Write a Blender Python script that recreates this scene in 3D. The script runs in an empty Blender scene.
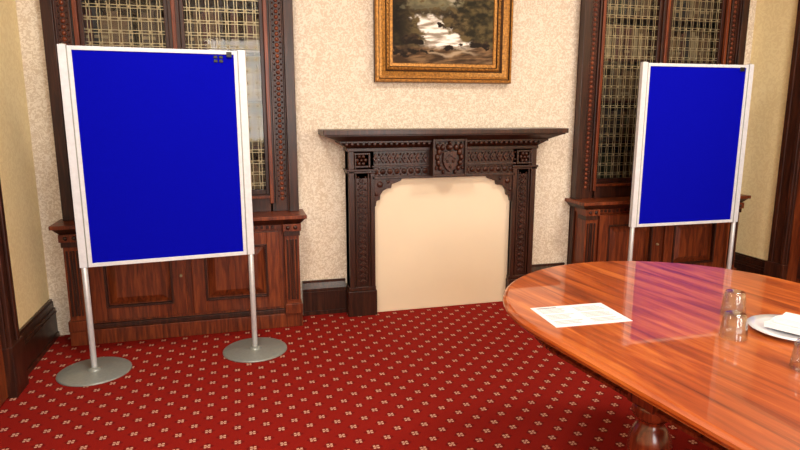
import bpy, bmesh, math, random
from mathutils import Vector, Matrix, noise
random.seed(7)
sc = bpy.context.scene
sc.view_settings.view_transform = 'Standard'

def lin(c):
    r = []
    for v in c:
        v = v/255.0
        r.append(v/12.92 if v <= 0.04045 else ((v+0.055)/1.055)**2.4)
    return (r[0], r[1], r[2], 1.0)

# ---------------------------------------------------------------- materials
def newmat(name):
    m = bpy.data.materials.new(name); m.use_nodes = True
    nt = m.node_tree
    b = nt.nodes['Principled BSDF']
    return m, nt, b

def setp(b, **kw):
    for k, v in kw.items():
        k = k.replace('_', ' ')
        if k in b.inputs: b.inputs[k].default_value = v

def link_coord(nt, scale=(1, 1, 1), rot=(0, 0, 0)):
    tc = nt.nodes.new('ShaderNodeTexCoord'); mp = nt.nodes.new('ShaderNodeMapping')
    mp.inputs['Scale'].default_value = scale; mp.inputs['Rotation'].default_value = rot
    nt.links.new(tc.outputs['Object'], mp.inputs['Vector'])
    return mp.outputs['Vector']

def ramp(nt, fac, stops):
    r = nt.nodes.new('ShaderNodeValToRGB')
    e = r.color_ramp.elements
    while len(e) < len(stops): e.new(0.5)
    for i, (p, c) in enumerate(stops):
        e[i].position = p; e[i].color = c
    nt.links.new(fac, r.inputs['Fac'])
    return r.outputs['Color']

def plain(name, col, rough=0.5, metal=0.0, nscale=40, var=0.06, bump=0.0, coat=0.0, spec=0.5):
    m, nt, b = newmat(name)
    v = link_coord(nt)
    n = nt.nodes.new('ShaderNodeTexNoise'); n.inputs['Scale'].default_value = nscale
    n.inputs['Detail'].default_value = 4
    nt.links.new(v, n.inputs['Vector'])
    c = lin(col)
    c1 = tuple(x*(1-var) for x in c[:3])+(1,); c2 = tuple(min(1, x*(1+var)) for x in c[:3])+(1,)
    nt.links.new(ramp(nt, n.outputs['Fac'], [(0.3, c1), (0.7, c2)]), b.inputs['Base Color'])
    setp(b, Roughness=rough, Metallic=metal, Coat_Weight=coat, Specular_IOR_Level=spec)
    if bump:
        bp = nt.nodes.new('ShaderNodeBump'); bp.inputs['Strength'].default_value = bump
        bp.inputs['Distance'].default_value = 0.003
        nt.links.new(n.outputs['Fac'], bp.inputs['Height']); nt.links.new(bp.outputs['Normal'], b.inputs['Normal'])
    return m

def wood(name, cd, cm, cl, scale=(14, 14, 1.2), rough=0.35, coat=0.3, nscale=3.0, coatr=0.15, spec=0.35):
    m, nt, b = newmat(name)
    v = link_coord(nt, scale)
    n = nt.nodes.new('ShaderNodeTexNoise'); n.inputs['Scale'].default_value = nscale
    n.inputs['Detail'].default_value = 7; n.inputs['Roughness'].default_value = 0.6
    n.inputs['Distortion'].default_value = 0.8
    nt.links.new(v, n.inputs['Vector'])
    nt.links.new(ramp(nt, n.outputs['Fac'], [(0.3, lin(cd)), (0.5, lin(cm)), (0.72, lin(cl))]), b.inputs['Base Color'])
    setp(b, Roughness=rough, Coat_Weight=coat, Coat_Roughness=coatr, Specular_IOR_Level=spec)
    return m

M = {}
M['dark'] = wood('dark_mahogany', (32, 13, 7), (54, 24, 13), (82, 40, 22), rough=0.42, coat=0.08)
M['mahog'] = wood('red_mahogany', (64, 25, 11), (106, 46, 20), (142, 70, 32), rough=0.4, coat=0.12)
M['black'] = wood('ebonised_oak', (30, 14, 9), (50, 24, 14), (76, 40, 25), rough=0.38, coat=0.12)
M['table'] = wood('polished_table_wood', (104, 40, 10), (164, 74, 24), (206, 114, 48), scale=(9, 0.7, 9), rough=0.4, coat=0.75, nscale=2.2, coatr=0.03, spec=0.2)
M['tdark'] = wood('table_leg_wood', (60, 19, 10), (98, 35, 17), (128, 54, 27), rough=0.25, coat=0.5)
M['alu'] = plain('aluminium', (205, 207, 210), 0.35, 0.35)
M['white'] = plain('white_frame', (215, 217, 222), 0.4)
M['steel'] = plain('brushed_steel_disc', (146, 150, 144), 0.4, 0.4, nscale=60)
M['felt'] = plain('blue_felt', (2, 4, 168), 0.95, nscale=500, var=0.12, bump=0.2, spec=0.08)
M['blackp'] = plain('black_plastic', (18, 18, 20), 0.5)
M['brass'] = plain('brass_grille', (168, 154, 120), 0.4, 0.5)
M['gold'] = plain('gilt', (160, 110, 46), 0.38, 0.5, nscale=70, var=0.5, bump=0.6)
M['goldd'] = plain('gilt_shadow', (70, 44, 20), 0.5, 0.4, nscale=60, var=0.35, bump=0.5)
M['infill'] = plain('cream_board', (230, 213, 186), 0.7, nscale=3, var=0.02)
M['paper'] = plain('paper_white', (228, 228, 232), 0.6, var=0.01)
M['ink'] = plain('ink_grey', (85, 85, 95), 0.7)
M['china'] = plain('white_china', (225, 226, 232), 0.15, var=0.01, coat=0.5)
M['ceil'] = plain('ceiling_paint', (238, 232, 220), 0.8, nscale=5, var=0.02)
M['inside'] = plain('cabinet_inside', (30, 21, 15), 0.7)
for i, c in enumerate([(88, 64, 38), (62, 43, 28), (54, 58, 36), (104, 82, 50), (70, 30, 22), (32, 30, 26), (126, 110, 80), (44, 36, 30)]):
    M['book%d' % i] = plain('book_cloth_%d' % i, c, 0.6, nscale=25, var=0.25)

def wallpaper(name, c1, c2, sc_=26):
    m, nt, b = newmat(name)
    v = link_coord(nt)
    n = nt.nodes.new('ShaderNodeTexNoise'); n.inputs['Scale'].default_value = sc_
    n.inputs['Detail'].default_value = 3; n.inputs['Distortion'].default_value = 2.5
    nt.links.new(v, n.inputs['Vector'])
    nt.links.new(ramp(nt, n.outputs['Fac'], [(0.47, lin(c1)), (0.52, lin(c2))]), b.inputs['Base Color'])
    bp = nt.nodes.new('ShaderNodeBump'); bp.inputs['Strength'].default_value = 0.3; bp.inputs['Distance'].default_value = 0.002
    nt.links.new(n.outputs['Fac'], bp.inputs['Height']); nt.links.new(bp.outputs['Normal'], b.inputs['Normal'])
    setp(b, Roughness=0.6)
    return m
M['wall'] = wallpaper('damask_wallpaper', (232, 220, 202), (208, 191, 168), 34)
M['wally'] = wallpaper('cream_gold_wallpaper', (252, 232, 182), (244, 222, 170), 18)

def carpet():
    m, nt, b = newmat('red_patterned_carpet')
    tc = nt.nodes.new('ShaderNodeTexCoord'); sp = nt.nodes.new('ShaderNodeSeparateXYZ')
    nt.links.new(tc.outputs['Object'], sp.inputs[0])
    def m_(op, a, bb=None, c=None):
        n = nt.nodes.new('ShaderNodeMath'); n.operation = op
        for i, v in enumerate((a, bb, c)):
            if v is None: continue
            if isinstance(v, (int, float)): n.inputs[i].default_value = v
            else: nt.links.new(v, n.inputs[i])
        return n.outputs[0]
    c = 0.135
    def lattice(off):
        px = m_('SUBTRACT', m_('FRACT', m_('ADD', m_('DIVIDE', sp.outputs[0], c), 50+off)), 0.5)
        py = m_('SUBTRACT', m_('FRACT', m_('ADD', m_('DIVIDE', sp.outputs[1], c), 50+off)), 0.5)
        ax = m_('ABSOLUTE', px); ay = m_('ABSOLUTE', py)
        q = m_('MAXIMUM', m_('ABSOLUTE', m_('SUBTRACT', ax, 0.062)), m_('ABSOLUTE', m_('SUBTRACT', ay, 0.062)))
        pet = m_('LESS_THAN', q, 0.042)
        ctr = m_('LESS_THAN', m_('ADD', ax, ay), 0.03)
        halo = m_('LESS_THAN', m_('ADD', ax, ay), 0.24)
        return m_('MAXIMUM', pet, ctr), halo
    a1, h1 = lattice(0.0); a2, h2 = lattice(0.5)
    motif = m_('MAXIMUM', a1, a2); halo = m_('MAXIMUM', h1, h2)
    n = nt.nodes.new('ShaderNodeTexNoise'); n.inputs['Scale'].default_value = 350; n.inputs['Detail'].default_value = 2
    nt.links.new(tc.outputs['Object'], n.inputs['Vector'])
    base = ramp(nt, n.outputs['Fac'], [(0.3, lin((112, 15, 12))), (0.7, lin((146, 29, 18)))])
    def mix(f, A, B):
        x = nt.nodes.new('ShaderNodeMix'); x.data_type = 'RGBA'
        if isinstance(f, float): x.inputs[0].default_value = f
        else: nt.links.new(f, x.inputs[0])
        for i, v in ((6, A), (7, B)):
            if isinstance(v, tuple): x.inputs[i].default_value = v
            else: nt.links.new(v, x.inputs[i])
        return x.outputs[2]
    c1 = mix(m_('MULTIPLY', halo, 0.5), base, lin((74, 7, 12)))
    c2 = mix(m_('MULTIPLY', motif, 0.8), c1, lin((216, 164, 138)))
    nt.links.new(c2, b.inputs['Base Color'])
    bp = nt.nodes.new('ShaderNodeBump'); bp.inputs['Strength'].default_value = 0.4; bp.inputs['Distance'].default_value = 0.003
    nt.links.new(n.outputs['Fac'], bp.inputs['Height']); nt.links.new(bp.outputs['Normal'], b.inputs['Normal'])
    setp(b, Roughness=0.95, Specular_IOR_Level=0.1)
    return m
M['carpet'] = carpet()

def clearglass(name, use_layer):
    m, nt, b = newmat(name)
    out = nt.nodes['Material Output']
    tr = nt.nodes.new('ShaderNodeBsdfTransparent'); gl = nt.nodes.new('ShaderNodeBsdfGlossy')
    gl.inputs['Roughness'].default_value = 0.04 if not use_layer else 0.05
    if use_layer:
        fr = nt.nodes.new('ShaderNodeLayerWeight'); fr.inputs['Blend'].default_value = 0.5; fo = fr.outputs['Facing']
        p2 = nt.nodes.new('ShaderNodeMath'); p2.operation = 'POWER'; p2.inputs[1].default_value = 2.2
        nt.links.new(fo, p2.inputs[0])
        pw = nt.nodes.new('ShaderNodeMath'); pw.operation = 'MULTIPLY_ADD'; pw.inputs[1].default_value = 0.85; pw.inputs[2].default_value = 0.07
        nt.links.new(p2.outputs[0], pw.inputs[0]); fo = pw.outputs[0]
        tr.inputs['Color'].default_value = (.92, .94, .94, 1)
    else:
        fr = nt.nodes.new('ShaderNodeFresnel'); fr.inputs['IOR'].default_value = 1.45; fo = fr.outputs[0]
    mx = nt.nodes.new('ShaderNodeMixShader')
    nt.links.new(fo, mx.inputs[0]); nt.links.new(tr.outputs[0], mx.inputs[1]); nt.links.new(gl.outputs[0], mx.inputs[2])
    nt.links.new(mx.outputs[0], out.inputs['Surface'])
    return m
M['pane'] = clearglass('window_pane_glass', False)
M['glass'] = clearglass('drinking_glass', True)

# ---------------------------------------------------------------- mesh builder
class MB:
    def __init__(s): s.bm = bmesh.new(); s.mats = []
    def mi(s, k):
        if k not in s.mats: s.mats.append(k)
        return s.mats.index(k)
    def face(s, vs, k, smooth=False):
        try:
            f = s.bm.faces.new(vs); f.material_index = s.mi(k); f.smooth = smooth; return f
        except ValueError: return None
    def box(s, x0, x1, y0, y1, z0, z1, k): s.taper(x0, x1, y0, y1, x0, x1, y0, y1, z0, z1, k)
    def taper(s, a0, a1, b0, b1, c0, c1, d0, d1, z0, z1, k):
        P = [(a0, b0, z0), (a1, b0, z0), (a1, b1, z0), (a0, b1, z0), (c0, d0, z1), (c1, d0, z1), (c1, d1, z1), (c0, d1, z1)]
        v = [s.bm.verts.new(p) for p in P]
        for f in ((3, 2, 1, 0), (4, 5, 6, 7), (0, 1, 5, 4), (1, 2, 6, 5), (2, 3, 7, 6), (3, 0, 4, 7)):
            s.face([v[i] for i in f], k)
    def panel(s, x0, x1, z0, z1, yb, yf, ins, k):
        P = [(x0, yb, z0), (x1, yb, z0), (x1, yb, z1), (x0, yb, z1), (x0+ins, yf, z0+ins), (x1-ins, yf, z0+ins), (x1-ins, yf, z1-ins), (x0+ins, yf, z1-ins)]
        v = [s.bm.verts.new(p) for p in P]
        for f in ((4, 5, 6, 7), (0, 1, 5, 4), (1, 2, 6, 5), (2, 3, 7, 6), (3, 0, 4, 7), (3, 2, 1, 0)):
            s.face([v[i] for i in f], k)
    def frame(s, x0, x1, z0, z1, w, y0, y1, k):
        s.box(x0, x0+w, y0, y1, z0, z1, k); s.box(x1-w, x1, y0, y1, z0, z1, k)
        s.box(x0+w, x1-w, y0, y1, z0, z0+w, k); s.box(x0+w, x1-w, y0, y1, z1-w, z1, k)
    def dome(s, x, y, z, r, d, k, n=8, sz=1.0):
        ring = lambda rr, yy: [s.bm.verts.new((x+rr*math.cos(2*math.pi*i/n), yy, z+sz*rr*math.sin(2*math.pi*i/n))) for i in range(n)]
        A = ring(r, y); B = ring(r*.7, y-d*.7); t = s.bm.verts.new((x, y-d, z))
        for i in range(n):
            j = (i+1) % n
            s.face([A[i], A[j], B[j], B[i]], k, True); s.face([B[i], B[j], t], k, True)
    def lathe(s, prof, k, cx=0, cy=0, n=32, smooth=True, cap=True):
        R = []
        for r, z in prof:
            R.append([s.bm.verts.new((cx+r*math.cos(2*math.pi*i/n), cy+r*math.sin(2*math.pi*i/n), z)) for i in range(n)] if r > 1e-6 else [s.bm.verts.new((cx, cy, z))])
        for A, B in zip(R, R[1:]):
            for i in range(n):
                j = (i+1) % n
                if len(A) == 1 and len(B) == 1: continue
                if len(A) == 1: s.face([A[0], B[j], B[i]], k, smooth)
                elif len(B) == 1: s.face([A[i], A[j], B[0]], k, smooth)
                else: s.face([A[i], A[j], B[j], B[i]], k, smooth)
        if cap:
            if len(R[0]) > 1: s.face(list(reversed(R[0])), k)
            if len(R[-1]) > 1: s.face(R[-1], k)
    def prism(s, pts, y0, y1, k):
        A = [s.bm.verts.new((x, y0, z)) for x, z in pts]; B = [s.bm.verts.new((x, y1, z)) for x, z in pts]
        s.face(A, k); s.face(list(reversed(B)), k)
        for i in range(len(pts)):
            j = (i+1) % len(pts); s.face([A[i], B[i], B[j], A[j]], k)
    def loft(s, rings, k, captop=True, capbot=True, smooth=False, ktop=None):
        R = [[s.bm.verts.new(p) for p in r] for r in rings]
        n = len(R[0])
        for A, B in zip(R, R[1:]):
            for i in range(n):
                j = (i+1) % n; s.face([A[i], A[j], B[j], B[i]], k, smooth)
        if capbot: s.face(list(reversed(R[0])), k)
        if captop: s.face(R[-1], ktop or k)
    def done(s, name, loc=(0, 0, 0), rotz=0, parent=None, bevel=0, recalc=True):
        if recalc: bmesh.ops.recalc_face_normals(s.bm, faces=s.bm.faces)
        me = bpy.data.meshes.new(name); s.bm.to_mesh(me); s.bm.free()
        for k in s.mats: me.materials.append(M[k])
        o = bpy.data.objects.new(name, me); sc.collection.objects.link(o)
        o.location = loc; o.rotation_euler = (0, 0, rotz)
        if parent: o.parent = parent
        if bevel:
            md = o.modifiers.new('bevel', 'BEVEL'); md.width = bevel; md.segments = 2; md.limit_method = 'ANGLE'; md.angle_limit = math.radians(40)
        return o

def empty(name, loc, rotz=0):
    o = bpy.data.objects.new(name, None); sc.collection.objects.link(o); o.location = loc; o.rotation_euler = (0, 0, rotz); o.empty_display_size = 0.2
    return o

# ---------------------------------------------------------------- room
XL, XR, YB, YS, H = -1.27, 4.25, 4.33, -3.2, 3.2
b = MB(); b.box(XL-.1, XR+.1, YS-.1, YB+.36, -0.1, 0, 'carpet'); b.done('floor')
b = MB(); b.box(XL-.1, XR+.1, YS-.1, YB+.36, H, H+.1, 'ceil'); b.done('ceiling')
LB0, LB1, RB0, RB1 = -1.10, 0.38, 2.60, 4.08
for nm, x0, x1 in (('wall_back_left', XL-.1, LB0), ('wall_back_centre', LB1, RB0), ('wall_back_right', RB1, XR+.1)):
    b = MB(); b.box(x0, x1, YB, YB+.36, 0, H, 'wall'); b.done(nm)
for nm, x0, x1 in (('wall_back_over_left', LB0, LB1), ('wall_back_over_right', RB0, RB1)):
    b = MB(); b.box(x0, x1, YB, YB+.36, 2.95, H, 'wall'); b.done(nm)
b = MB(); b.box(XL-.1, XL, YS, YB, 0, H, 'wally'); b.done('wall_left')
b = MB(); b.box(XR, XR+.1, YS, YB, 0, H, 'wally'); b.done('wall_right')
W = [(-0.5, 1.0), (2.0, 3.5)]; wz0, wz1 = 0.9, 2.8
b = MB()
xs = [XL-.1, W[0][0], W[0][1], W[1][0], W[1][1], XR+.1]
for i in (0, 2, 4): b.box(xs[i], xs[i+1], YS-.1, YS, 0, H, 'wally')
for i in (1, 3):
    b.box(xs[i], xs[i+1], YS-.1, YS, 0, wz0, 'wally'); b.box(xs[i], xs[i+1], YS-.1, YS, wz1, H, 'wally')
b.done('wall_front')
for i, (x0, x1) in enumerate(W):
    b = MB(); b.frame(x0, x1, wz0, wz1, .06, YS-.08, YS-.02, 'white')
    b.box((x0+x1)/2-.02, (x0+x1)/2+.02, YS-.07, YS-.03, wz0+.06, wz1-.06, 'white')
    b.box(x0+.06, x1-.06, YS-.07, YS-.03, 1.83, 1.87, 'white')
    b.done('window_%d' % (i+1))

def skirting(name, x0, x1, y0, y1, axis):
    b = MB()
    if axis == 'x':
        b.box(x0, x1, y1-.03, y1, 0, .20, 'black'); b.taper(x0, x1, y1-.03, y1, x0, x1, y1-.012, y1, .20, .245, 'black'); b.box(x0, x1, y1-.018, y1, .245, .26, 'black')
        b.box(x0, x1, y1-.038, y1, 0, .03, 'black'); b.box(x0, x1, y1-.036, y1, .165, .178, 'black')
    else:
        s = 1 if axis == 'l' else -1; w = x0
        def bb(d, za, zb):
            b.box(min(w, w+s*d), max(w, w+s*d), y0, y1, za, zb, 'black')
        bb(.03, 0, .2); bb(.02, .2, .245); bb(.014, .245, .26); bb(.038, 0, .03); bb(.036, .165, .178)
    b.done(name)
skirting('baseboard_back', LB1+.03, .73, 0, YB, 'x')
skirting('baseboard_back.001', 2.23, RB0-.03, 0, YB, 'x')
skirting('baseboard_left', XL, 0, 3.56, 4.33, 'l')
skirting('baseboard_right', XR, 0, 3.90, 4.33, 'r')
skirting('baseboard_left.001', XL, 0, YS, 2.20, 'l')
skirting('baseboard_right.001', XR, 0, YS, 2.54, 'r')

def door(name, xw, y0, y1, s):
    b = MB()
    def bb(d0, d1, ya, yb_, za, zb, k='dark'):
        xs_ = sorted((s*d0, s*d1)); b.box(xs_[0], xs_[1], ya, yb_, za, zb, k)
    cw = .17
    for ya in (y0, y1-cw):
        bb(0, .05, ya, ya+cw, 0, 2.25); bb(.05, .07, ya+.01, ya+.04, 0, 2.25); bb(.05, .065, ya+cw-.05, ya+cw-.01, 0, 2.25); bb(0, .075, ya-.005, ya+cw+.005, 0, .28)
    bb(0, .055, y0, y1, 2.25, 2.45); bb(0, .10, y0-.04, y1+.04, 2.45, 2.5)
    bb(0, .03, y0+cw, y1-cw, 0.01, 2.25, 'mahog')
    for ya, yb_ in ((y0+cw+.1, (y0+y1)/2-.05), ((y0+y1)/2+.05, y1-cw-.1)):
        for za, zb in ((.2, .85), (1.0, 2.1)):
            bb(.03, .042, ya, yb_, za, zb, 'dark'); bb(.042, .05, ya+.04, yb_-.04, za+.04, zb-.04, 'mahog')
    b.done(name, loc=(xw+s*.001, 0, 0), bevel=.004)
door('door_1', XL, 2.24, 3.56, 1)
door('door_2', XR, 2.57, 3.88, -1)

# ---------------------------------------------------------------- bookcases
def bookcase(cx):
    e = empty('bookcase', (cx, 4.33, 0))
    yo = -4.33
    def fin(b, nm, **k): return b.done(nm, loc=(0, 0, 0), parent=e, **k)
    def Y(v): return v+yo
    b = MB()
    k = 'dark'; hw = .735
    b.box(-hw, -.70, Y(4.27), Y(4.64), .0, 2.9, k); b.box(.70, hw, Y(4.27), Y(4.64), .0, 2.9, k)
    b.box(-hw, hw, Y(4.64), Y(4.66), 0, 2.9, 'inside'); b.box(-hw, hw, Y(4.27), Y(4.66), 2.86, 2.9, k)
    b.box(-.70, .70, Y(4.30), Y(4.64), .80, .915, k)
    for s in (-1, 1):
        def bx(xa, xb, ya, yb, za, zb, kk=k):
            x0, x1 = sorted((s*xa, s*xb)); b.box(x0, x1, Y(ya), Y(yb), za, zb, kk)
        bx(.56, .74, 4.27, 4.34, .80, 2.9)
        bx(.69, .755, 4.235, 4.29, .80, 2.9, 'black'); bx(.597, .610, 4.25, 4.28, .86, 2.85, 'black'); bx(.68, .69, 4.25, 4.28, .80, 2.9)
        bx(.56, .585, 4.25, 4.28, .86, 2.85, 'mahog')
        z = .89
        while z < 2.84:
            b.dome(s*.645, Y(4.27), z, .014, .009, 'mahog')
            for q in (-1, 1): b.dome(s*.645+q*.022, Y(4.27), z+.018, .008, .008, 'dark', 6)
            z += .036
        bx(.035, .06, 4.285, 4.325, .92, 2.85); bx(.535, .56, 4.285, 4.325, .92, 2.85)
        bx(.06, .535, 4.285, 4.325, .92, .955); bx(.06, .535, 4.285, 4.325, 2.80, 2.85)
    b.box(-.035, .035, Y(4.265), Y(4.33), .915, 2.86, k); b.box(-.012, .012, Y(4.25), Y(4.27), .93, 2.85, 'mahog')
    b.box(-.58, .58, Y(4.27), Y(4.34), .80, .92, k); b.box(-.56, .56, Y(4.25), Y(4.28), .895, .915, 'mahog')
    for z in (1.25, 1.58, 1.91, 2.24, 2.57): b.box(-.70, .70, Y(4.37), Y(4.64), z-.02, z, 'dark')
    b.taper(-.74, .74, Y(4.26), Y(4.34), -.80, .80, Y(4.18), Y(4.34), 2.84, 2.92, k)
    m = 'mahog'
    b.box(-.72, .72, Y(4.13), Y(4.33), .02, .75, m)
    b.box(-.745, .745, Y(4.09), Y(4.33), 0, .10, m); b.box(-.735, .735, Y(4.105), Y(4.33), .10, .13, 'dark')
    b.box(-.79, .79, Y(4.05), Y(4.35), .775, .80, m)
    b.taper(-.745, .745, Y(4.095), Y(4.33), -.78, .78, Y(4.06), Y(4.33), .735, .775, 'dark')
    b.box(-.73, .73, Y(4.11), Y(4.33), .70, .735, m)
    x = -.60
    while x < .58:
        b.box(x, x+.018, Y(4.10), Y(4.115), .708, .73, 'dark'); x += .036
    for s in (-1, 1):
        def bx(xa, xb, ya, yb, za, zb, kk=m):
            x0, x1 = sorted((s*xa, s*xb)); b.box(x0, x1, Y(ya), Y(yb), za, zb, kk)
        bx(.635, .735, 4.095, 4.2, .10, .74); bx(.625, .745, 4.075, 4.2, .10, .17); bx(.625, .75, 4.07, 4.2, .69, .74); bx(.63, .742, 4.082, 4.2, .655, .69, 'dark')
        for q in (.655, .677, .693, .715): bx(q-.006, q+.006, 4.085, 4.10, .20, .63, 'dark')
        for q in (.66, .71): b.dome(s*q, Y(4.075), .715, .018, .015, 'dark')
        x0, x1 = sorted((s*.02, s*.60)); z0, z1 = .15, .685
        b.frame(x0, x1, z0, z1, .085, Y(4.108), Y(4.14), m)
        b.frame(x0+.082, x1-.082, z0+.082, z1-.082, .014, Y(4.098), Y(4.13), 'dark')
        b.panel(x0+.10, x1-.10, z0+.10, z1-.10, Y(4.13), Y(4.108), .05, m)
    b.dome(-.05, Y(4.108), .42, .012, .02, 'brass')
    fin(b, 'case_frame', bevel=.003)
    b = MB()
    for zi, z in enumerate((.915, 1.25, 1.58, 1.91, 2.24, 2.57)):
        x = -.68
        while x < .66:
            w = random.uniform(.02, .055); h = random.uniform(.19, .29); d = random.uniform(.14, .2)
            kk = 'book%d' % random.choice([0, 0, 1, 1, 2, 3, 4, 5, 6, 7])
            yb = 4.40+random.uniform(0, .02)
            b.box(x, x+w-.002, Y(yb), Y(yb+d), z+.001, z+min(h, .26), kk)
            if random.random() < .5:
                b.box(x+.002, x+w-.004, Y(yb-.001), Y(yb), z+.05, z+.07, 'book6')
                b.box(x+.002, x+w-.004, Y(yb-.001), Y(yb), z+.17, z+.18, 'book3')
            x += w
            if random.random() < .04: x += .05
    fin(b, 'book_rows')
    b = MB()
    for s in (-1, 1):
        xa, xb = sorted((s*.06, s*.535)); za, zb = .955, 2.80
        n = 8; st = (xb-xa)/n
        for i in range(n):
            for q in (-.009, .009):
                xc = xa+(i+.5)*st+q; b.box(xc-.0018, xc+.0018, Y(4.300), Y(4.304), za, zb, 'brass')
        nz = 24; sz = (zb-za)/nz
        for i in range(nz):
            for q in (-.009, .009):
                zc = za+(i+.5)*sz+q; b.box(xa, xb, Y(4.296), Y(4.300), zc-.0018, zc+.0018, 'brass')
            for j in range(n): b.dome(xa+(j+.5)*st, Y(4.296), za+(i+.5)*sz, .008, .006, 'brass', 6)
    fin(b, 'brass_lattice')
    b = MB()
    for s in (-1, 1):
        xa, xb = sorted((s*.05, s*.545))
        v = [b.bm.verts.new(p) for p in ((xa, Y(4.312), .94), (xb, Y(4.312), .94), (xb, Y(4.312), 2.82), (xa, Y(4.312), 2.82))]
        b.face(v, 'pane')
    fin(b, 'glass_pane', recalc=False)
bookcase(-.36); bookcase(3.34)

# ---------------------------------------------------------------- fireplace
b = MB(); k = 'black'
Y0 = -YB
def Y(v): return v+Y0
b.box(-.545, .545, Y(4.235), Y(4.33), 0, 1.03, 'infill')
for s in (-1, 1):
    def bx(xa, xb, ya, za, zb, kk=k, yb=4.33):
        x0, x1 = sorted((s*xa, s*xb)); b.box(x0, x1, Y(ya), Y(yb), za, zb, kk)
    bx(.54, .73, 4.205, 0, 1.26)
    bx(.53, .745, 4.18, 0, .19); bx(.535, .738, 4.19, .19, .22)
    bx(.54, .572, 4.185, .22, 1.06); bx(.69, .73, 4.185, .22, 1.24); bx(.58, .59, 4.192, .22, 1.06); bx(.672, .682, 4.192, .22, 1.2)
    z = .26; i = 0
    while z < 1.05:
        b.prism([(s*.631-.026, z), (s*.631, z-.020), (s*.631+.026, z), (s*.631, z+.020)], Y(4.188), Y(4.21), 'dark')
        b.dome(s*.631, Y(4.188), z, .008, .008, k, 6)
        for q in (-1, 1): b.dome(s*.631+q*.026, Y(4.205), z+.022, .009, .012, 'dark', 6)
        z += .044
    bx(.53, .745, 4.178, 1.075, 1.09); bx(.535, .74, 4.185, 1.06, 1.075)
    b.frame(min(s*.57, s*.70), max(s*.57, s*.70), 1.10, 1.205, .014, Y(4.19), Y(4.21), k)
    for a in range(6):
        b.dome(s*.635+.030*math.cos(a*math.pi/3), Y(4.205), 1.152+.030*math.sin(a*math.pi/3), .016, .016, 'dark', 8)
    b.dome(s*.635, Y(4.205), 1.152, .014, .022, 'dark', 8)
    pts = [(.55, .80), (.55, 1.03), (.33, 1.03), (.34, 1.0), (.38, .985), (.41, .975), (.415, .945), (.445, .945), (.475, .93), (.495, .90), (.50, .865), (.525, .855), (.53, .82)]
    b.prism([(s*x, z) for x, z in pts], Y(4.2), Y(4.3), k)
    b.dome(s*.50, Y(4.2), .975, .024, .014, 'dark'); b.dome(s*.44, Y(4.2), .995, .014, .01, 'dark'); b.dome(s*.525, Y(4.2), .905, .014, .01, 'dark')
b.box(-.73, .73, Y(4.205), Y(4.33), 1.02, 1.26, k)
b.box(-.56, .56, Y(4.185), Y(4.33), 1.015, 1.035, k); b.box(-.56, .56, Y(4.188), Y(4.33), 1.10, 1.112, k)
b.box(-.74, .74, Y(4.18), Y(4.33), 1.215, 1.24, k)
x = -.53
while x < .54:
    if abs(x) > .14:
        b.dome(x, Y(4.205), 1.067, .022, .014, 'dark', 8); b.dome(x, Y(4.193), 1.067, .008, .010, k, 6)
        b.dome(x+.0265, Y(4.205), 1.088, .008, .010, 'dark', 6); b.dome(x+.0265, Y(4.205), 1.046, .008, .010, 'dark', 6)
    x += .053
x = -.53
while x < .545:
    if abs(x) > .14:
        b.prism([(x-.022, 1.163), (x, 1.125), (x+.022, 1.163), (x, 1.20)], Y(4.190), Y(4.21), 'dark')
        b.dome(x, Y(4.19), 1.163, .009, .010, k, 6)
        if abs(x+.0265) > .14:
            b.dome(x+.0265, Y(4.205), 1.19, .010, .012, 'dark', 6); b.dome(x+.0265, Y(4.205), 1.135, .010, .012, 'dark', 6)
    x += .053
b.taper(-.74, .74, Y(4.19), Y(4.33), -.79, .79, Y(4.15), Y(4.33), 1.24, 1.275, k)
b.box(-.80, .80, Y(4.14), Y(4.33), 1.275, 1.29, k)
b.taper(-.80, .80, Y(4.14), Y(4.33), -.89, .89, Y(4.085), Y(4.33), 1.29, 1.325, k)
b.box(-.92, .92, Y(4.06), Y(4.33), 1.335, 1.37, k); b.box(-.905, .905, Y(4.075), Y(4.33), 1.325, 1.335, k)
x = -.76
while x < .76:
    b.box(x, x+.02, Y(4.13), Y(4.15), 1.262, 1.28, 'dark'); x += .04
b.box(-.13, .13, Y(4.13), Y(4.3), 1.03, 1.30, k)
b.frame(-.13, .13, 1.03, 1.30, .016, Y(4.105), Y(4.14), k)
b.prism([(-.05, 1.205), (-.02, 1.215), (0, 1.208), (.02, 1.215), (.05, 1.205), (.055, 1.14), (.035, 1.09), (0, 1.06), (-.035, 1.09), (-.055, 1.14)], Y(4.10), Y(4.14), 'dark')
b.prism([(-.04, 1.165), (0, 1.195), (.04, 1.165), (.04, 1.15), (0, 1.18), (-.04, 1.15)], Y(4.09), Y(4.12), 'black')
for p in ((-.022, 1.14), (.022, 1.14), (0, 1.10)): b.dome(p[0], Y(4.10), p[1], .012, .014, 'black')
for s in (-1, 1):
    for i, (xx, zz, r) in enumerate(((.078, 1.205, .022), (.092, 1.168, .02), (.084, 1.128, .02), (.07, 1.09, .017), (.045, 1.062, .014), (.05, 1.238, .02), (.088, 1.245, .018), (.10, 1.09, .012))):
        b.dome(s*xx, Y(4.13), zz, r, .028, 'dark', 8, 1.35)
b.dome(0, Y(4.13), 1.24, .028, .045, 'dark'); b.dome(0, Y(4.13), 1.272, .014, .04, 'dark')
b.done('fireplace_surround', loc=(1.475, YB-.001, 0), bevel=.003)

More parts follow.
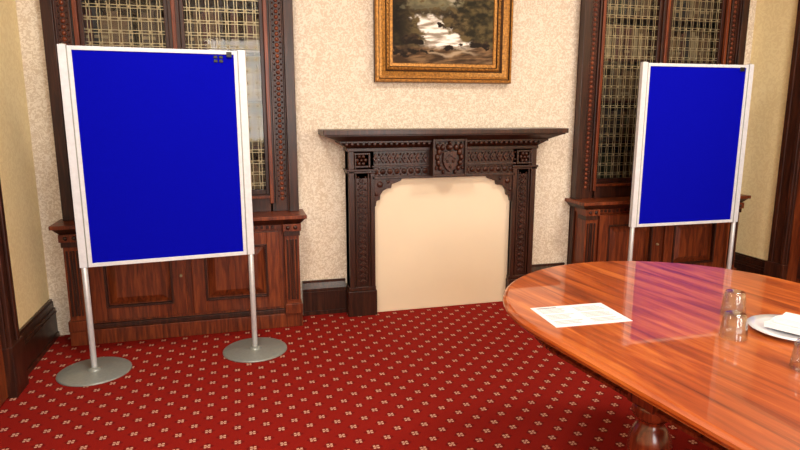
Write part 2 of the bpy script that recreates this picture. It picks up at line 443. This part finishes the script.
# ---------------------------------------------------------------- picture
pe = empty('framed_landscape_painting', (1.49, YB, 1.70))
b = MB(); w2, hh = .525, .80
def mframe(o0, o1, ya, yb, k):
    def rect(o, y): return [(-w2+o, y, o), (w2-o, y, o), (w2-o, y, hh-o), (-w2+o, y, hh-o)]
    A = [b.bm.verts.new(p) for p in rect(o0, ya)]; B = [b.bm.verts.new(p) for p in rect(o1, yb)]
    for i in range(4):
        j = (i+1) % 4; b.face([A[i], A[j], B[j], B[i]], k)
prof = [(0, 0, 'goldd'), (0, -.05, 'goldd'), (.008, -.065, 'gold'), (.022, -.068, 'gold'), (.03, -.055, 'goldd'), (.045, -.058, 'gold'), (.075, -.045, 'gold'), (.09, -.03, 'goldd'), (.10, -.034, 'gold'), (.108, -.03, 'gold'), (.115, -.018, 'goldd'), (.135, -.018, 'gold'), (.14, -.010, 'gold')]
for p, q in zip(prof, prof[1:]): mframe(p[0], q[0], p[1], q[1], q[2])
n = 34
for i in range(n):
    x = -w2+.1+(2*w2-.2)*i/(n-1)
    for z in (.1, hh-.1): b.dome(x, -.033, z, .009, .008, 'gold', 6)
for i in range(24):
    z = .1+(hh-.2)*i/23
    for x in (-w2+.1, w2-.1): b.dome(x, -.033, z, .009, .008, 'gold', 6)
v = [b.bm.verts.new(p) for p in ((-w2, 0, 0), (w2, 0, 0), (w2, 0, hh), (-w2, 0, hh))]; b.face(v, 'goldd')
b.done('gilt_frame', parent=pe)
cw, ch = w2-.138, hh-.276
NX, NZ = 300, 200
me = bpy.data.meshes.new('canvas'); vs = []; cols = []
def mixc(a, c, t):
    t = max(0, min(1, t)); return tuple(a[i]*(1-t)+c[i]*t for i in range(3))
def sm(a, c, t): t = max(0, min(1, (t-a)/(c-a))); return t*t*(3-2*t)
for j in range(NZ+1):
    for i in range(NX+1):
        u = i/NX; t = j/NZ
        vs.append((-cw+2*cw*u, -.0115, .138+ch*t))
        n1 = noise.fractal(Vector((u*4, t*5, 1)), 1, 2, 5); n2 = noise.fractal(Vector((u*12, t*13, 4)), 1, 2, 5)
        n3 = noise.fractal(Vector(((u+t*.8)*5, (t-u*.15)*20, 9)), 1, 2, 5)
        c = mixc((132, 128, 110), (182, 178, 160), t+.5*n1)
        hill = .90+.07*math.sin(u*5+1)+.12*n1
        c = mixc(c, mixc((92, 88, 68), (128, 122, 94), .5+n2), sm(.02, -.03, t-hill))
        bank = .72+.14*abs(u-.35)+.12*n2
        c = mixc(c, mixc((46, 38, 26), (98, 84, 54), .45+n2*1.4), sm(.03, -.04, t-bank))
        tl = sm(.17+.12*n2, .07+.12*n2, u)*sm(.15, .25, t); c = mixc(c, mixc((24, 20, 13), (52, 44, 28), .3+n2), tl)
        tr = sm(.72+.12*n2-.12*t, .80+.1*n2-.12*t, u)*sm(.26, .36, t+.1*n2); c = mixc(c, mixc((38, 34, 20), (90, 78, 48), .4+1.2*n2), tr*.95)
        wl = .22+.05*n1
        c = mixc(c, mixc((62, 44, 28), (128, 100, 70), .45+n3*1.2), sm(.03, -.03, t-wl))
        # cascade: upper fall, then broad white water running to the right
        cxx = .33+.55*(.62-t)+.04*n1; wd = .16+.50*max(0, .52-t)
        f = sm(wd, wd*.55, abs(u-cxx)+.12*n2)*sm(.16, .27, t+.04*n2)*sm(.66, .58, t+.05*n2)
        fc = mixc((150, 138, 122), (252, 249, 242), .72+n3*1.3)
        c = mixc(c, fc, f)
        # foam line at the pool
        f3 = sm(.035, .0, abs(t-.14-.03*math.sin(u*9)+.05*n1))*sm(.25, .4, u)*sm(.95, .75, u); c = mixc(c, (196, 178, 152), f3*.7)
        for rx, rz, rr in ((.17, .32, .08), (.50, .50, .028), (.60, .23, .045), (.90, .26, .08), (.10, .16, .09), (.30, .17, .05)):
            d = math.hypot((u-rx)*.8, (t-rz)*1.4)+.10*n2
            c = mixc(c, mixc((32, 24, 17), (92, 72, 50), sm(-rr*.5, rr, t-rz)*.7+n2), sm(rr*1.05, rr*.75, d))
        cols.append(lin(c))
fs = []
for j in range(NZ):
    for i in range(NX):
        a = j*(NX+1)+i; fs.append((a, a+1, a+NX+2, a+NX+1))
me.from_pydata(vs, [], fs)
ca = me.color_attributes.new('paint', 'FLOAT_COLOR', 'POINT')
for i, c in enumerate(cols): ca.data[i].color = c
m, nt, pb = newmat('oil_paint'); at = nt.nodes.new('ShaderNodeVertexColor'); at.layer_name = 'paint'
nt.links.new(at.outputs['Color'], pb.inputs['Base Color']); setp(pb, Roughness=.6, Specular_IOR_Level=.15)
me.materials.append(m); o = bpy.data.objects.new('canvas', me); sc.collection.objects.link(o); o.parent = pe

# ---------------------------------------------------------------- display boards
def board(loc, rot, clip):
    b = MB(); hp = .46
    for s in (-1, 1):
        b.lathe([(.2, 0), (.2, .006), (.19, .012), (.04, .014), (.034, .022), (.02, .03), (.0155, .03), (.0155, 1.84), (.012, 1.848), (0, 1.848)], 'steel', s*hp, 0, 48)
        b.box(s*hp-.021, s*hp+.021, -.017, .017, .63, 1.843, 'white')
        b.box(s*hp-s*.021-.0035, s*hp-s*.021+.0035, -.0175, -.01, .63, 1.84, 'steel')
        b.lathe([(.0165, .03), (.0165, .635)], 'alu', s*hp, 0, 20)
    b.frame(-.438, .438, .63, 1.838, .022, -.014, .014, 'white')
    b.box(-.416, .416, -.009, .009, .652, 1.816, 'felt')
    if clip == 1:
        for q in ((.315, 1.80), (.345, 1.80), (.315, 1.778), (.345, 1.778)):
            b.box(q[0]-.011, q[0]+.011, -.013, -.009, q[1]-.008, q[1]+.008, 'blackp')
        b.box(.375, .405, -.02, -.012, 1.80, 1.83, 'blackp')
    else:
        b.box(.36, .40, -.018, -.012, 1.79, 1.82, 'blackp')
    b.done('display_board', loc=loc, rotz=rot, bevel=.002)
board((-.415, 3.68, 0), math.radians(5.5), 1)
board((3.325, 3.86, 0), math.radians(-1.0), 2)

# ---------------------------------------------------------------- table
TA = math.radians(7.6)
HW, EB, LEN = .705, .69, 2.9
def race(off, z, N=40):
    p = []
    for i in range(N+1):
        a = math.pi*i/N; p.append(((HW-off)*math.cos(a), (EB-off)*math.sin(a), z))
    for i in range(N+1):
        a = math.pi+math.pi*i/N; p.append(((HW-off)*math.cos(a), -LEN+(EB-off)*math.sin(a), z))
    return p
b = MB()
b.loft([race(.05, .722), race(.03, .722), race(.012, .727), race(.016, .732), race(.004, .736), race(0, .744), race(.002, .753), race(.012, .760), race(.02, .762)], 'table', smooth=False)
b.loft([race(.13, .64), race(.11, .64), race(.11, .65), race(.12, .655), race(.12, .723)], 'tdark')
legp = [(.0, 0), (.028, 0), (.032, .03), (.022, .05), (.028, .07), (.045, .09), (.034, .11), (.028, .16), (.028, .26), (.034, .34), (.044, .41), (.056, .46), (.063, .505), (.060, .545), (.044, .575), (.038, .585), (.038, .595), (.052, .605), (.058, .618), (.055, .635), (.055, .645)]
for ly in (-.40, -LEN/2, -LEN+.40):
    for lx in (-.555, .555):
        b.lathe(legp, 'tdark', lx, ly, 28); b.box(lx-.05, lx+.05, ly-.05, ly+.05, .642, .7225, 'tdark')
tb = b.done('oval_conference_table', loc=(1.652, 1.874, 0), rotz=TA)

# ---------------------------------------------------------------- table things
TZ = .7621
b = MB(); b.box(-.1485, .1485, -.105, .105, 0, .0012, 'paper')
def ln(x0, x1, z): b.box(x0, x1, z, z+.0026, .0012, .0014, 'ink')
b.box(-.13, -.05, .086, .093, .0012, .0014, 'ink')
for r in range(13):
    for cx0 in (-.13, .012):
        if r in (4, 9) : continue
        ln(cx0, cx0+random.uniform(.08, .115), .075-r*.0128)
b.done('printed_document', loc=(1.185, 1.865, TZ), rotz=math.radians(-2))

def tumbler(x, y):
    b = MB()
    b.lathe([(.041, 0), (.0425, .001), (.0405, .03), (.037, .062), (.0345, .076), (.030, .083), (.02, .085), (0, .085), (0, .079), (.02, .078), (.029, .075), (.0335, .065), (.0385, .03), (.0405, .0005), (.041, 0)], 'glass', 0, 0, 40, cap=False)
    b.done('glass_tumbler', loc=(x, y, TZ))
tumbler(1.555, 1.535); tumbler(1.745, 1.735); tumbler(1.565, 1.275)
b = MB()
b.lathe([(0, .002), (.075, 0), (.08, .004), (.105, .010), (.135, .014), (.136, .016), (.105, .013), (.082, .008), (0, .006)], 'china', 0, 0, 48, cap=False)
b.done('dinner_plate', loc=(1.785, 1.52, TZ))
b = MB()
b.prism([(-.08, 0), (.08, 0), (.082, .005), (.02, .014), (-.03, .010), (-.08, .018)], -.07, .07, 'paper')
b.prism([(-.05, .014), (.07, .012), (.06, .026), (-.01, .020), (-.05, .034)], -.06, .05, 'paper')
b.done('folded_napkin', loc=(1.80, 1.525, TZ+.0163), rotz=math.radians(25))

# ---------------------------------------------------------------- lights
def area(name, loc, rot, sx, sy, p, col=(1, 1, 1)):
    l = bpy.data.lights.new(name, 'AREA'); l.shape = 'RECTANGLE'; l.size = sx; l.size_y = sy; l.energy = p; l.color = col
    o = bpy.data.objects.new(name, l); sc.collection.objects.link(o); o.location = loc; o.rotation_euler = rot
for i, (x0, x1) in enumerate(W):
    area('window_daylight_%d' % (i+1), ((x0+x1)/2, YS+.02, 1.85), (math.radians(90), 0, 0), 1.4, 1.8, 100, (1, .98, .94))
for i, (x, y) in enumerate(((-.1, 2.3), (3.1, 2.3), (1.5, -1.2))):
    b = MB(); b.frame(-.34, .34, -.34, .34, .04, -.03, 0, 'white'); o = b.done('added_fill_frame', loc=(x, y, H)); o.rotation_euler = (math.radians(-90), 0, 0)  # invented fixture frame, out of view, to go with the added fill
    area('overhead_fill_%d' % (i+1), (x, y, H-.04), (0, 0, 0), .6, .6, 54, (1, .95, .85))  # added overhead fill; the outer two sit wide to brighten the side walls
w = bpy.data.worlds.new('World'); sc.world = w; w.use_nodes = True
bg = w.node_tree.nodes['Background']; bg.inputs[0].default_value = (.8, .88, 1, 1); bg.inputs[1].default_value = 1.0

# ---------------------------------------------------------------- camera
cd = bpy.data.cameras.new('camera'); cam = bpy.data.objects.new('camera', cd); sc.collection.objects.link(cam)
cam.location = (0, 0, 1.5); cam.rotation_euler = (math.radians(90-10.8), 0, math.radians(-15)); cd.lens = 27.0; cd.sensor_width = 36
sc.camera = cam
